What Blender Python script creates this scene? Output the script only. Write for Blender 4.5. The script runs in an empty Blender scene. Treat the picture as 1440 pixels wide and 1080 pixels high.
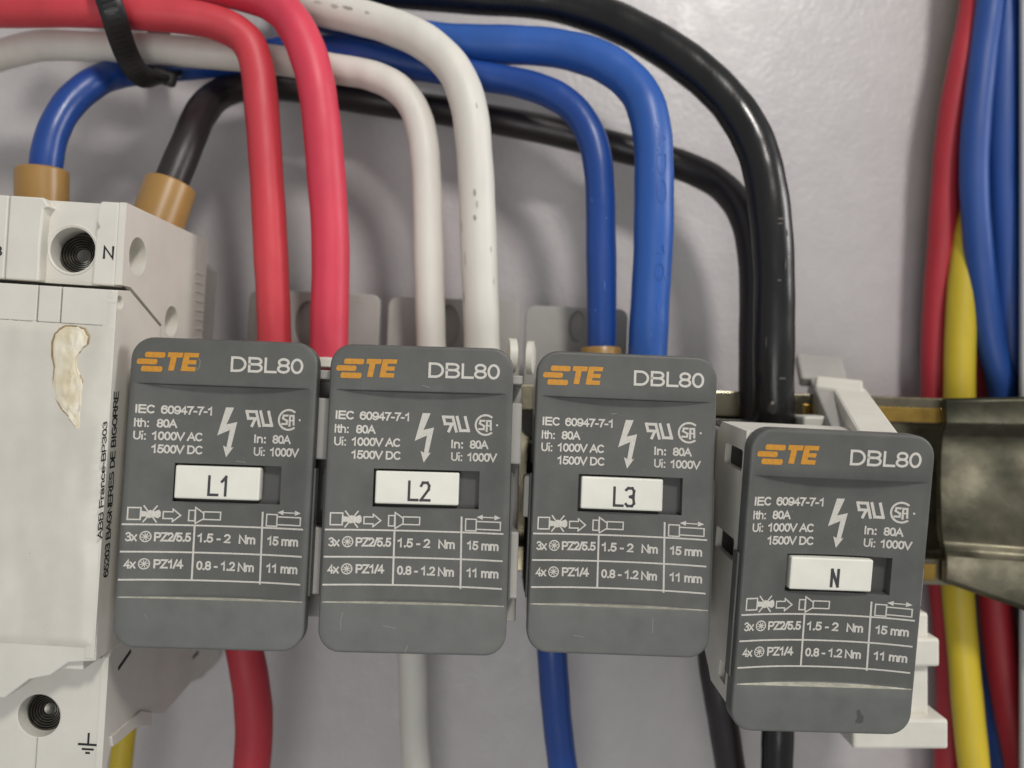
import bpy, bmesh, math, random
from mathutils import Vector, Matrix
from mathutils import noise as nz0
from mathutils.geometry import tessellate_polygon
random.seed(7)
U = 0.001                     # every length below is in millimetres
F, CX, CY = 1180.0, 720.0, 540.0
sc = bpy.context.scene
COL = sc.collection

# ------------------------------------------------------------------ camera
cam_d = bpy.data.cameras.new('camera'); cam = bpy.data.objects.new('camera', cam_d); COL.objects.link(cam)
cam.location = (0, 0, 0); cam.rotation_euler = (math.pi/2, 0, 0)
cam_d.sensor_width = 36; cam_d.lens = 36*F/1440
cam_d.clip_start = 0.005; cam_d.clip_end = 20
cam_d.dof.use_dof = True; cam_d.dof.focus_distance = 0.126; cam_d.dof.aperture_fstop = 13.0
sc.camera = cam
# ------------------------------------------------------------------ world, lamps
w = bpy.data.worlds.new('World'); sc.world = w; w.use_nodes = True
bg = w.node_tree.nodes['Background']; bg.inputs[0].default_value = (0.85, 0.86, 0.87, 1); bg.inputs[1].default_value = 0.40
def area(name, loc, target, size, power, color):
    d = bpy.data.lights.new(name, 'AREA'); d.shape = 'DISK'; d.size = size*U; d.energy = power; d.color = color
    o = bpy.data.objects.new(name, d); COL.objects.link(o)
    o.location = Vector(loc)*U
    o.rotation_euler = (Vector(target)-Vector(loc)).to_track_quat('-Z', 'Y').to_euler()
    return o
area('ceiling_lamp', (125, -175, 275), (5, 150, 10), 65, 1.02, (1.0, 0.955, 0.91))
area('side_lamp', (380, 70, 130), (0, 150, 20), 130, 0.6, (1.0, 0.975, 0.95))
area('low_fill', (-40, -300, -110), (0, 150, -30), 200, 0.42, (1.0, 0.98, 0.97))  # unseen fill added low to brighten the lower panel
sc.view_settings.view_transform = 'Standard'; sc.view_settings.look = 'None'
sc.view_settings.exposure = 0.0; sc.view_settings.gamma = 1.0

# ------------------------------------------------------------------ materials
def srgb(r, g, b):
    f = lambda c: (c/255/12.92 if c/255 <= 0.04045 else ((c/255+0.055)/1.055)**2.4)
    return (f(r), f(g), f(b), 1)
def mat(name, col, rough=0.5, metal=0.0, bump=0.0, bscale=3000, vary=0.0, vscale=150, col2=None, spec=0.5,
        specks=None, speck_scale=900, speck_thr=0.70, speck_w=0.04, rvary=0.0, coat=0.0, stretch=None, bump2=0.0, b2scale=300, sheen=0):
    m = bpy.data.materials.new(name); m.use_nodes = True
    nt = m.node_tree; N = nt.nodes; L = nt.links; P = N['Principled BSDF']
    P.inputs['Roughness'].default_value = rough; P.inputs['Metallic'].default_value = metal
    P.inputs['Specular IOR Level'].default_value = spec
    if coat: P.inputs['Coat Weight'].default_value = coat; P.inputs['Coat Roughness'].default_value = 0.3
    tc = N.new('ShaderNodeTexCoord'); src = tc.outputs['Object']
    if stretch:
        mp = N.new('ShaderNodeMapping'); mp.inputs['Scale'].default_value = stretch; L.new(src, mp.inputs[0]); src = mp.outputs[0]
    def noise(s, det=3, rg=0.5):
        n = N.new('ShaderNodeTexNoise'); n.inputs['Scale'].default_value = s; n.inputs['Detail'].default_value = det
        n.inputs['Roughness'].default_value = rg; L.new(src, n.inputs['Vector']); return n.outputs['Fac']
    out = None
    if vary or col2:
        c2 = col2 or tuple(c*(1-vary) for c in col[:3])+(1,)
        mx = N.new('ShaderNodeMix'); mx.data_type = 'RGBA'
        mr = N.new('ShaderNodeMapRange'); mr.inputs[1].default_value = 0.35; mr.inputs[2].default_value = 0.68
        L.new(noise(vscale, 5, 0.6), mr.inputs[0]); L.new(mr.outputs[0], mx.inputs[0])
        mx.inputs[6].default_value = col; mx.inputs[7].default_value = c2
        out = mx.outputs[2]
    if specks:
        mx2 = N.new('ShaderNodeMix'); mx2.data_type = 'RGBA'
        mr2 = N.new('ShaderNodeMapRange'); mr2.inputs[1].default_value = speck_thr; mr2.inputs[2].default_value = speck_thr+speck_w
        L.new(noise(speck_scale, 4, 0.65), mr2.inputs[0]); L.new(mr2.outputs[0], mx2.inputs[0])
        if out: L.new(out, mx2.inputs[6])
        else: mx2.inputs[6].default_value = col
        mx2.inputs[7].default_value = specks; out = mx2.outputs[2]
    if out: L.new(out, P.inputs['Base Color'])
    else: P.inputs['Base Color'].default_value = col
    if rvary:
        mr3 = N.new('ShaderNodeMapRange'); mr3.inputs[1].default_value = 0.3; mr3.inputs[2].default_value = 0.7
        mr3.inputs[3].default_value = max(0.05, rough-rvary); mr3.inputs[4].default_value = min(1, rough+rvary)
        L.new(noise(vscale*1.7, 4), mr3.inputs[0]); L.new(mr3.outputs[0], P.inputs['Roughness'])
    if bump:
        b = N.new('ShaderNodeBump'); b.inputs['Strength'].default_value = 1.0; b.inputs['Distance'].default_value = bump*U
        L.new(noise(bscale, 2), b.inputs['Height']); nrm = b.outputs[0]
        if bump2:
            b2 = N.new('ShaderNodeBump'); b2.inputs['Strength'].default_value = 1.0; b2.inputs['Distance'].default_value = bump2*U
            L.new(noise(b2scale, 2), b2.inputs['Height']); L.new(nrm, b2.inputs['Normal']); nrm = b2.outputs[0]
        L.new(nrm, P.inputs['Normal'])
    return m
M = {}
M['panel'] = mat('painted_panel', srgb(191,187,187), 0.40, spec=0.4, coat=0.2, bump=0.12, bscale=900, bump2=0.12, b2scale=260, vary=0.07, vscale=160, rvary=0.08, specks=srgb(206,204,206), speck_scale=900, speck_thr=.70, speck_w=.05)
M['cover'] = mat('grey_cover_plastic', (0.100,0.102,0.095,1), 0.5, bump=0.02, bscale=4200, vary=0.22, vscale=160, specks=(0.24,0.24,0.22,1), speck_scale=2300, speck_thr=0.69, speck_w=0.08, rvary=0.08)
M['dusty_glint'] = mat('dusty_lit_ledge', srgb(192,190,174), 0.8, vary=0.35, vscale=900, stretch=(1,1,1))  # dust tone brightened to paint the ledge's highlight
M['slot'] = mat('slot_plastic', (0.07,0.07,0.068,1), 0.55, bump=0.005, bscale=6000)
M['print'] = mat('white_print', srgb(205,202,193), 0.6, vary=0.22, vscale=2200, stretch=(3,1,1))
M['orange'] = mat('orange_print', srgb(200,140,42), 0.6, vary=0.2, vscale=2200)
M['marker'] = mat('marker_tile_white', srgb(226,226,214), 0.45, vary=0.10, vscale=140, bump=0.003, bscale=2500)
M['ink'] = mat('marker_ink', srgb(58,58,62), 0.6, vary=0.25, vscale=1500)
M['body'] = mat('light_grey_body', srgb(214,211,200), 0.5, bump=0.006, bscale=3500, vary=0.10, vscale=160)
M['core'] = mat('shade_dark_body', srgb(48,48,46), 0.6, bump=0.006, bscale=3000, vary=0.2)  # dark tone stands for shade in openings and gaps; also colours a punched mark
M['tongue'] = mat('grey_tongue', srgb(166,164,158), 0.45, bump=0.006, bscale=2500, vary=0.12, vscale=120)
M['device'] = mat('ivory_grey_device', srgb(216,213,203), 0.42, bump=0.008, bscale=3000, vary=0.09, vscale=110, bump2=0.02, b2scale=500,
                  specks=srgb(140,132,118), speck_scale=420, speck_thr=0.72, speck_w=0.06)
M['film'] = mat('smeared_film', srgb(214,210,199), 0.33, bump=0.02, bscale=420, vary=0.14, vscale=70, bump2=0.12, b2scale=110, rvary=.12,
                specks=srgb(150,140,125), speck_scale=330, speck_thr=0.72, speck_w=0.08)
M['glue'] = mat('dried_glue', srgb(228,222,203), 0.45, bump=0.08, bscale=700, col2=srgb(208,196,164), vscale=260)
M['glue_edge'] = mat('glue_edge', srgb(160,136,96), 0.6, vary=0.4, vscale=700)
M['black_ink'] = mat('black_ink', srgb(28,28,30), 0.6, vary=0.3, vscale=1500)
M['screw'] = mat('screw_steel', srgb(112,110,104), 0.28, 0.9, vary=0.5, vscale=500, bump=0.02, bscale=1500)
M['hole'] = mat('hole_dark', srgb(40,40,40), 0.6)
def cable_mat(n, c, rough=0.42, vary=0.1, **k):
    rough += .05
    return mat(n, c, rough, bump=0.05, bscale=300, vary=vary*1.8, vscale=120, bump2=0.02, b2scale=1600, rvary=0.07, stretch=(1,1,0.35), **k)
M['red'] = cable_mat('red_pvc', srgb(202,62,72), specks=srgb(222,120,90), speck_scale=500, speck_thr=0.74, speck_w=.1)
M['crimson'] = cable_mat('crimson_pvc', srgb(212,62,84))
M['shaded_red'] = cable_mat('shaded_red_pvc', srgb(176,44,56), 0.5)  # red with shade put into its base colour
M['white'] = cable_mat('white_pvc', srgb(214,211,202), 0.44, 0.06, specks=srgb(150,146,136), speck_scale=420, speck_thr=0.725, speck_w=0.05)
M['cream'] = cable_mat('cream_pvc', srgb(222,217,208), 0.42, 0.07, specks=srgb(176,166,148), speck_scale=300, speck_thr=0.74, speck_w=0.06)
M['blue'] = cable_mat('blue_pvc', srgb(27,68,142), 0.3)
M['bright_blue'] = cable_mat('bright_blue_pvc', srgb(40,88,166), 0.36, specks=srgb(96,140,215), speck_scale=900, speck_thr=0.72, speck_w=0.06)
M['shaded_blue'] = cable_mat('shaded_blue_pvc', srgb(34,74,146), 0.45)  # right-hand bundle's shading put into the blue
M['black'] = cable_mat('black_pvc', srgb(23,22,22), 0.23, specks=srgb(60,58,55), speck_scale=700, speck_thr=0.74, speck_w=0.05)
M['brown_black'] = cable_mat('brown_black_pvc', srgb(38,33,33), 0.34)
M['yellow'] = cable_mat('yellow_pvc', srgb(206,182,48), 0.42)
M['boot'] = mat('brown_sleeve', srgb(160,123,66), 0.36, bump=0.008, bscale=1500, vary=0.12, vscale=160, coat=.2)
M['tie'] = mat('black_nylon', srgb(24,23,23), 0.4, bump=0.01, bscale=2500)
M['gold'] = mat('gold_highlight', srgb(206,170,88), 0.25, 0.92, bump=0.01, bscale=900, col2=srgb(150,120,60), vscale=120)
M['zinc'] = mat('yellow_zinc_rail', srgb(150,143,122), 0.24, 0.92, bump=0.01, bscale=900, col2=srgb(104,98,80), vscale=70, rvary=.12)
M['steel'] = mat('dark_reflection_steel', srgb(88,84,70), 0.32, 0.8, bump=0.015, bscale=700, col2=srgb(34,37,26), vscale=75, rvary=.14,
                 specks=srgb(30,30,28), speck_scale=500, speck_thr=.68, speck_w=.05)  # dark mottle paints in the dim room the metal would mirror
M['lip_steel'] = mat('lit_lip_steel', srgb(124,117,102), 0.3, 0.85, bump=0.015, bscale=700, col2=srgb(74,69,57), vscale=110, rvary=.12)  # paler steel copy painting lips that catch light; not assigned
M['lip'] = mat('lighter_lip_plastic', (0.128,0.134,0.124,1), 0.55, bump=0.012, bscale=5000, vary=0.16, vscale=260, specks=(0.3,0.3,0.28,1), speck_scale=2200, speck_thr=0.72, speck_w=0.04)  # set lighter than the rest of the cover
M['scratch'] = mat('pale_scratch', srgb(140,142,138), 0.6)
M['nick'] = mat('nick_grey', srgb(74,72,69), 0.6)
M['scratch_blue'] = mat('scratched_blue', srgb(62,106,184), 0.6)
M['smudge'] = mat('grey_smudge', srgb(186,182,172), 0.6, vary=.3, vscale=900)
M['dark_smudge'] = mat('dark_smudge', srgb(158,154,144), 0.6, vary=.3, vscale=900)
M['side'] = mat('cabinet_side_paint', srgb(176,178,182), 0.5, bump=0.015, bscale=900, vary=0.08, vscale=60)

# ------------------------------------------------------------------ mesh helpers (all input in mm)
def P(px, py, d):
    return Vector(((px-CX)/F*d, d, (CY-py)/F*d))
def obj(name, verts, faces, m, parent=None, smooth=False, origin=None):
    me = bpy.data.meshes.new(name)
    o0 = Vector(origin) if origin is not None else Vector((0,0,0))
    me.from_pydata([tuple((Vector(v)-o0)*U) for v in verts], [], faces); me.update()
    me.materials.append(m)
    bm = bmesh.new(); bm.from_mesh(me); bmesh.ops.recalc_face_normals(bm, faces=bm.faces); bm.to_mesh(me); bm.free()
    if smooth: me.polygons.foreach_set('use_smooth', [True]*len(me.polygons))
    o = bpy.data.objects.new(name, me); COL.objects.link(o)
    if parent: o.parent = parent
    if origin is not None: o.location = o0*U
    return o
def auto(o, ang=35):
    me = o.data
    me.polygons.foreach_set('use_smooth', [True]*len(me.polygons))
    bm = bmesh.new(); bm.from_mesh(me)
    for e in bm.edges:
        if len(e.link_faces) == 2 and e.calc_face_angle(0) > math.radians(ang): e.smooth = False
    bm.to_mesh(me); bm.free()
    return o
def bevel(o, wd=0.2, seg=2, ang=40):
    bm = bmesh.new(); bm.from_mesh(o.data)
    es = [e for e in bm.edges if len(e.link_faces) == 2 and e.calc_face_angle(0) > math.radians(ang)]
    bmesh.ops.bevel(bm, geom=es, offset=wd*U, segments=seg, affect='EDGES', profile=0.5, clamp_overlap=True)
    bm.to_mesh(o.data); bm.free(); return auto(o, 17)
def thing(name, label, cat, loc, rot=None, group=None):
    o = bpy.data.objects.new(name, None); COL.objects.link(o); o.empty_display_size = 0.005
    if rot is not None: o.rotation_euler = rot.to_euler()
    o.location = Vector(loc)*U
    o['label'] = label; o['category'] = cat
    if group: o['group'] = group
    return o
def tag(o, label, cat, group=None):
    o['label'] = label; o['category'] = cat
    if group: o['group'] = group
    return o
class MB:
    def __init__(s): s.v = []; s.f = []
    def add(s, v, f):
        n = len(s.v); s.v += [Vector(x) for x in v]; s.f += [tuple(i+n for i in q) for q in f]; return s
    def box(s, a, b):
        x0,y0,z0 = a; x1,y1,z1 = b
        return s.add([(x0,y0,z0),(x1,y0,z0),(x1,y1,z0),(x0,y1,z0),(x0,y0,z1),(x1,y0,z1),(x1,y1,z1),(x0,y1,z1)],
                     [(0,3,2,1),(4,5,6,7),(0,1,5,4),(1,2,6,5),(2,3,7,6),(3,0,4,7)])
    def lathe(s, prof, c, axis=(0,1,0), n=40, closed=False):
        ax = Vector(axis).normalized(); u = ax.orthogonal().normalized(); v = ax.cross(u); c = Vector(c)
        vs = []; k = len(prof)
        for (r, h) in prof:
            for i in range(n):
                a = 2*math.pi*i/n; vs.append(c+ax*h+(u*math.cos(a)+v*math.sin(a))*r)
        fs = [(j*n+i, j*n+(i+1)%n, (j+1)*n+(i+1)%n, (j+1)*n+i) for j in range(k-1) for i in range(n)]
        if closed: fs += [((k-1)*n+i, (k-1)*n+(i+1)%n, (i+1)%n, i) for i in range(n)]
        else: fs += [tuple(range(n)), tuple((k-1)*n+i for i in reversed(range(n)))]
        return s.add(vs, fs)
    def obj(s, name, m, parent=None, bev=0, origin=None, ang=40):
        o = obj(name, s.v, s.f, m, parent, origin=origin)
        return bevel(o, bev, 2, ang) if bev else auto(o)
def circ(c, r, n=36, ry=None): return [(c[0]+r*math.cos(2*math.pi*i/n), c[1]+(ry or r)*math.sin(2*math.pi*i/n)) for i in range(n)]
def rect(x0, y0, x1, y1, r=0, n=5):
    if not r: return [(x0,y0),(x1,y0),(x1,y1),(x0,y1)]
    o = []
    for cx, cy, a0 in ((x1-r,y0+r,-90),(x1-r,y1-r,0),(x0+r,y1-r,90),(x0+r,y0+r,180)):
        for i in range(n+1):
            a = math.radians(a0+90*i/n); o.append((cx+r*math.cos(a), cy+r*math.sin(a)))
    return o
def slab(loops, d0, d1, plane='xz'):
    """extruded polygon with holes; loops[0] is the outline; plane xz: (a,b)->(a,d,b); plane yz: (a,b)->(d,a,b)"""
    tris = tessellate_polygon([[Vector((a,b,0)) for a,b in lp] for lp in loops])
    pts = [p for lp in loops for p in lp]; n = len(pts)
    mk = (lambda p, d: (p[0], d, p[1])) if plane == 'xz' else (lambda p, d: (d, p[0], p[1]))
    v = [mk(p, d0) for p in pts]+[mk(p, d1) for p in pts]
    f = [tuple(t) for t in tris]+[tuple(i+n for i in reversed(t)) for t in tris]
    k = 0
    for lp in loops:
        m_ = len(lp)
        for i in range(m_):
            a, b = k+i, k+(i+1)%m_; f.append((a, b, b+n, a+n))
        k += m_
    return v, f
def slab_obj(name, loops, d0, d1, m, parent=None, plane='xz', bev=0):
    v, f = slab(loops, d0, d1, plane)
    o = obj(name, v, f, m, parent)
    if bev:
        bm = bmesh.new(); bm.from_mesh(o.data)
        bmesh.ops.dissolve_limit(bm, angle_limit=0.01, verts=bm.verts, edges=bm.edges)
        bm.to_mesh(o.data); bm.free()
        return bevel(o, bev)
    return auto(o)
def catmull(pts, per=10):
    out = []; n = len(pts)
    for i in range(n-1):
        p0 = pts[max(i-1,0)]; p1 = pts[i]; p2 = pts[i+1]; p3 = pts[min(i+2,n-1)]
        def t(a, b): return max((b-a).length, 1e-6)**0.5
        t0 = 0; t1 = t(p0,p1) if i > 0 else t(p1,p2); t2 = t1+t(p1,p2); t3 = t2+(t(p2,p3) if i < n-2 else t(p1,p2))
        if i == 0: p0 = p1*2-p2
        if i == n-2: p3 = p2*2-p1
        for k in range(per):
            s = t1+(t2-t1)*k/per
            a1 = p0*((t1-s)/(t1-t0))+p1*((s-t0)/(t1-t0)); a2 = p1*((t2-s)/(t2-t1))+p2*((s-t1)/(t2-t1)); a3 = p2*((t3-s)/(t3-t2))+p3*((s-t2)/(t3-t2))
            b1 = a1*((t2-s)/(t2-t0))+a2*((s-t0)/(t2-t0)); b2 = a2*((t3-s)/(t3-t1))+a3*((s-t1)/(t3-t1))
            out.append(b1*((t2-s)/(t2-t1))+b2*((s-t1)/(t2-t1)))
    out.append(pts[-1]); return out
def smooth_path(p, it=6):
    for _ in range(it): p = [p[0]]+[(p[i-1]+p[i]*2+p[i+1])/4 for i in range(1,len(p)-1)]+[p[-1]]
    return p
def sweep(path, sect, up0=Vector((0,-1,0)), radii=None):
    """sect: list of (a,b); rotation-minimising frame"""
    vs = []; fs = []; n = len(sect); k = len(path)
    T = [(path[min(i+1,k-1)]-path[max(i-1,0)]).normalized() for i in range(k)]
    up = (up0-T[0]*up0.dot(T[0])).normalized()
    for i in range(k):
        up = (up-T[i]*up.dot(T[i])).normalized(); sd = T[i].cross(up); r = radii[i] if radii else 1
        for a, b in sect: vs.append(path[i]+(sd*a+up*b)*r)
    for j in range(k-1):
        for i in range(n): fs.append((j*n+i, j*n+(i+1)%n, (j+1)*n+(i+1)%n, (j+1)*n+i))
    fs += [tuple(reversed(range(n))), tuple((k-1)*n+i for i in range(n))]
    return vs, fs

# ------------------------------------------------------------------ setting
b = MB().box((-330, 178, -300), (330, 182, 300)); o = b.obj('back_panel', M['panel']); o['kind'] = 'structure'
xs_ = P(1429, 0, 160).x
b = MB().box((xs_, 158, -300), (xs_+90, 159.5, 300)).box((xs_+60, 159.6, -300), (xs_+62, 177.9, 300)); o = b.obj('cabinet_side', M['side'], bev=0.5); o['kind'] = 'structure'

# ------------------------------------------------------------------ lettering
def _arc(cx, cy, rx, ry, a0, a1, n=10):
    return [(cx+rx*math.cos(math.radians(a0+(a1-a0)*i/n)), cy+ry*math.sin(math.radians(a0+(a1-a0)*i/n))) for i in range(n+1)]
# a plain grotesque drawn as centre lines: glyph -> (advance, strokes), cap height 1
GF = {
 ' ': (.42, []), '-': (.46, [[(.08,.36),(.38,.36)]]), '.': (.38, [[(.19,.0),(.19,.05)]]), ':': (.38, [[(.19,.0),(.19,.05)],[(.19,.62),(.19,.67)]]),
 '/': (.42, [[(.02,-.02),(.40,1.02)]]),
 'I': (.40, [[(.20,0),(.20,1)]]), 'L': (.76, [[(.12,1),(.12,0),(.70,0)]]), 'E': (.90, [[(.80,1),(.12,1),(.12,0),(.82,0)],[(.12,.53),(.76,.53)]]),
 'T': (.84, [[(.03,1),(.81,1)],[(.42,1),(.42,0)]]), 'F': (.84, [[(.78,1),(.12,1),(.12,0)],[(.12,.52),(.70,.52)]]),
 'A': (.92, [[(.03,0),(.46,1),(.89,0)],[(.19,.36),(.73,.36)]]), 'V': (.90, [[(.03,1),(.45,0),(.87,1)]]), 'N': (.98, [[(.12,0),(.12,1),(.86,0),(.86,1)]]),
 'Z': (.84, [[(.07,1),(.77,1),(.05,0),(.80,0)]]), 'S': (.90, [_arc(.45,.745,.33,.255,25,270,12)[:-1]+_arc(.45,.255,.36,.255,90,-155,12)]),
 'O': (1.04, [_arc(.52,.5,.42,.5,0,360,24)]), 'G': (1.04, [_arc(.52,.5,.42,.5,42,330,18)+[(.93,.25),(.93,.46),(.58,.46)]]),
 'C': (.98, [_arc(.52,.5,.41,.5,48,312,18)]), 'D': (.98, [[(.12,0),(.12,1),(.45,1)]+_arc(.45,.5,.42,.5,90,-90,14)+[(.12,0)]]),
 'B': (.92, [[(.12,0),(.12,1),(.52,1)]+_arc(.52,.77,.26,.23,90,-90,8)+[(.12,.54)],[(.52,.54)]+_arc(.54,.27,.28,.27,90,-90,8)+[(.12,0)]]),
 'P': (.90, [[(.12,0),(.12,1),(.52,1)]+_arc(.52,.73,.28,.27,90,-90,8)+[(.12,.46)]]),
 'R': (.96, [[(.12,0),(.12,1),(.54,1)]+_arc(.54,.74,.27,.26,90,-90,8)+[(.12,.48)],[(.50,.48),(.88,0)]]),
 'U': (.98, [[(.12,1),(.12,.36)]+_arc(.49,.36,.37,.36,180,360,12)+[(.86,1)]]),
 '0': (.76, [_arc(.38,.5,.29,.5,0,360,22)]), '1': (.76, [[(.14,.74),(.36,.86),(.46,1),(.46,0)]]),
 '2': (.76, [_arc(.38,.71,.29,.29,160,-15,10)+[(.55,.46),(.09,.0),(.69,.0)]]),
 '3': (.76, [_arc(.36,.755,.26,.245,155,-90,10)+_arc(.36,.265,.30,.265,90,-155,10)]),
 '4': (.76, [[(.52,0),(.52,1),(.06,.30),(.72,.30)]]), '5': (.76, [[(.64,1),(.20,1),(.12,.50)]+_arc(.36,.31,.31,.31,125,-155,12)]),
 '6': (.76, [_arc(.40,.58,.32,.42,38,180,8)+[(.08,.40)]+_arc(.385,.32,.30,.32,170,-190,18)]),
 '7': (.76, [[(.07,1),(.68,1),(.42,.55),(.28,0)]]), '8': (.76, [_arc(.38,.75,.27,.25,0,360,16),_arc(.38,.26,.30,.26,0,360,18)]),
 '9': (.76, [_arc(.36,.42,.32,.42,-142,0,8)+[(.68,.60)]+_arc(.375,.68,.30,.32,-10,350,18)]),
 'a': (.76, [_arc(.36,.52,.25,.2,150,30,8)+[(.62,0)],[(.62,.42),(.3,.38)]+_arc(.28,.19,.2,.19,100,280,8)+[(.62,.14)]]),
 'c': (.70, [_arc(.38,.36,.29,.36,48,312,14)]), 'e': (.78, [[(.09,.38),(.68,.38)]+_arc(.385,.36,.30,.36,3,318,16)]),
 'n': (.76, [[(.11,.72),(.11,0)],[(.11,.45)]+_arc(.37,.44,.26,.28,160,0,8)+[(.63,0)]]), 'r': (.46, [[(.11,.72),(.11,0)],[(.11,.45),(.2,.66),(.42,.71)]]),
 'h': (.76, [[(.11,1),(.11,0)],[(.11,.45)]+_arc(.37,.44,.26,.28,160,0,8)+[(.63,0)]]), 'i': (.34, [[(.17,.62),(.17,0)],[(.17,1.0),(.17,1.05)]]),
 't': (.42, [[(.2,.95),(.2,.14),(.28,.0),(.38,.0)],[(.03,.68),(.38,.68)]]), 'x': (.70, [[(.05,.72),(.65,0)],[(.65,.72),(.05,0)]]),
 'm': (1.12, [[(.11,.72),(.11,0)],[(.11,.48)]+_arc(.34,.48,.22,.24,160,0,7)+[(.56,0)],[(.56,.48)]+_arc(.79,.48,.22,.24,160,0,7)+[(1.01,0)]]),
}
class Ink:
    """flat print laid on a surface: 2-d polygons mapped by fn(a,b)->Vector"""
    def __init__(s, fn, nrm=(0,-1,0)): s.fn = fn; s.v = []; s.f = []; s.k = 0; s.nrm = Vector(nrm)
    def raw(s, v, f):
        s.k += 1; of = s.nrm*(0.003*(s.k%7)); n = len(s.v); s.v += [s.fn(a,b)+of for a,b in v]; s.f += [tuple(i+n for i in q) for q in f]
    def text(s, txt, x0, x1, base, cap, wd=0.24, slant=0):
        adv = 0; st = []
        for ch in txt:
            a, g = GF[ch]
            for p in g: st.append([(adv+q[0], q[1]) for q in p])
            adv += a
        mn = min(q[0] for p in st for q in p); mx = max(q[0] for p in st for q in p)
        X0, X1, c = x0+wd/2, x1-wd/2, cap-wd
        k = (X1-X0)/max(mx-mn, .01)
        for p in st: s.stroke([(X0+(q[0]-mn)*k, base+wd/2+q[1]*c) for q in p], wd)
    def stroke(s, pts, w):
        """mitred ribbon along a polyline"""
        P_ = [Vector(p) for p in pts]; n = len(P_)
        cl = n > 3 and (P_[0]-P_[-1]).length < 1e-4
        if n == 2 and (P_[1]-P_[0]).length < w: 
            m_ = (P_[0]+P_[1])/2; h = w*.56; s.raw([(m_.x-h, m_.y-h), (m_.x+h, m_.y-h), (m_.x+h, m_.y+h), (m_.x-h, m_.y+h)], [(0,1,2,3)]); return
        v = []
        for i in range(n):
            a = P_[i]-P_[i-1] if i else ((P_[0]-P_[-2]) if cl else P_[1]-P_[0])
            b = P_[i+1]-P_[i] if i < n-1 else ((P_[1]-P_[0]) if cl else P_[-1]-P_[-2])
            a = a.normalized() if a.length > 1e-9 else b.normalized(); b = b.normalized() if b.length > 1e-9 else a
            t = a+b; t = t.normalized() if t.length > .3 else a
            q = Vector((-t.y, t.x)); m_ = min(1/max(abs(q.dot(Vector((-a.y, a.x)))), .45), 2.0)*w/2
            e = t*0
            if not cl and i == 0: e = -a*w/2*.9
            if not cl and i == n-1: e = b*w/2*.9
            v += [tuple(P_[i]+q*m_+e), tuple(P_[i]-q*m_+e)]
        s.raw(v, [(2*i, 2*i+1, 2*i+3, 2*i+2) for i in range(n-1)])
    def line(s, pts, w, closed=False):
        n = len(pts); seg = n if closed else n-1
        for i in range(seg):
            a = Vector(pts[i]).to_2d(); c = Vector(pts[(i+1)%n]).to_2d(); d = (c-a); L = d.length; d.normalize(); q = Vector((-d.y,d.x))*w/2
            a = a-d*w/2; c = c+d*w/2; m = max(1, int(L/1.0)); v = []
            for j in range(m+1):
                p = a.lerp(c, j/m); v += [tuple(p+q), tuple(p-q)]
            s.raw(v, [(2*j, 2*j+1, 2*j+3, 2*j+2) for j in range(m)])
    def poly(s, pts):
        t = tessellate_polygon([[Vector((a,b,0)) for a,b in pts]]); s.raw(pts, [tuple(x) for x in t])
    def ring(s, c, r, w, a0=0, a1=360, n=28):
        v = []
        for i in range(n+1):
            a = math.radians(a0+(a1-a0)*i/n)
            for rr in (r-w/2, r+w/2): v.append((c[0]+rr*math.cos(a), c[1]+rr*math.sin(a)))
        s.raw(v, [(2*i,2*i+1,2*i+3,2*i+2) for i in range(n)])
    def obj(s, name, m, parent):
        me = bpy.data.meshes.new(name); me.from_pydata([tuple(p*U) for p in s.v], [], s.f); me.update(); me.materials.append(m)
        o = bpy.data.objects.new(name, me); COL.objects.link(o); o.parent = parent; return o

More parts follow.
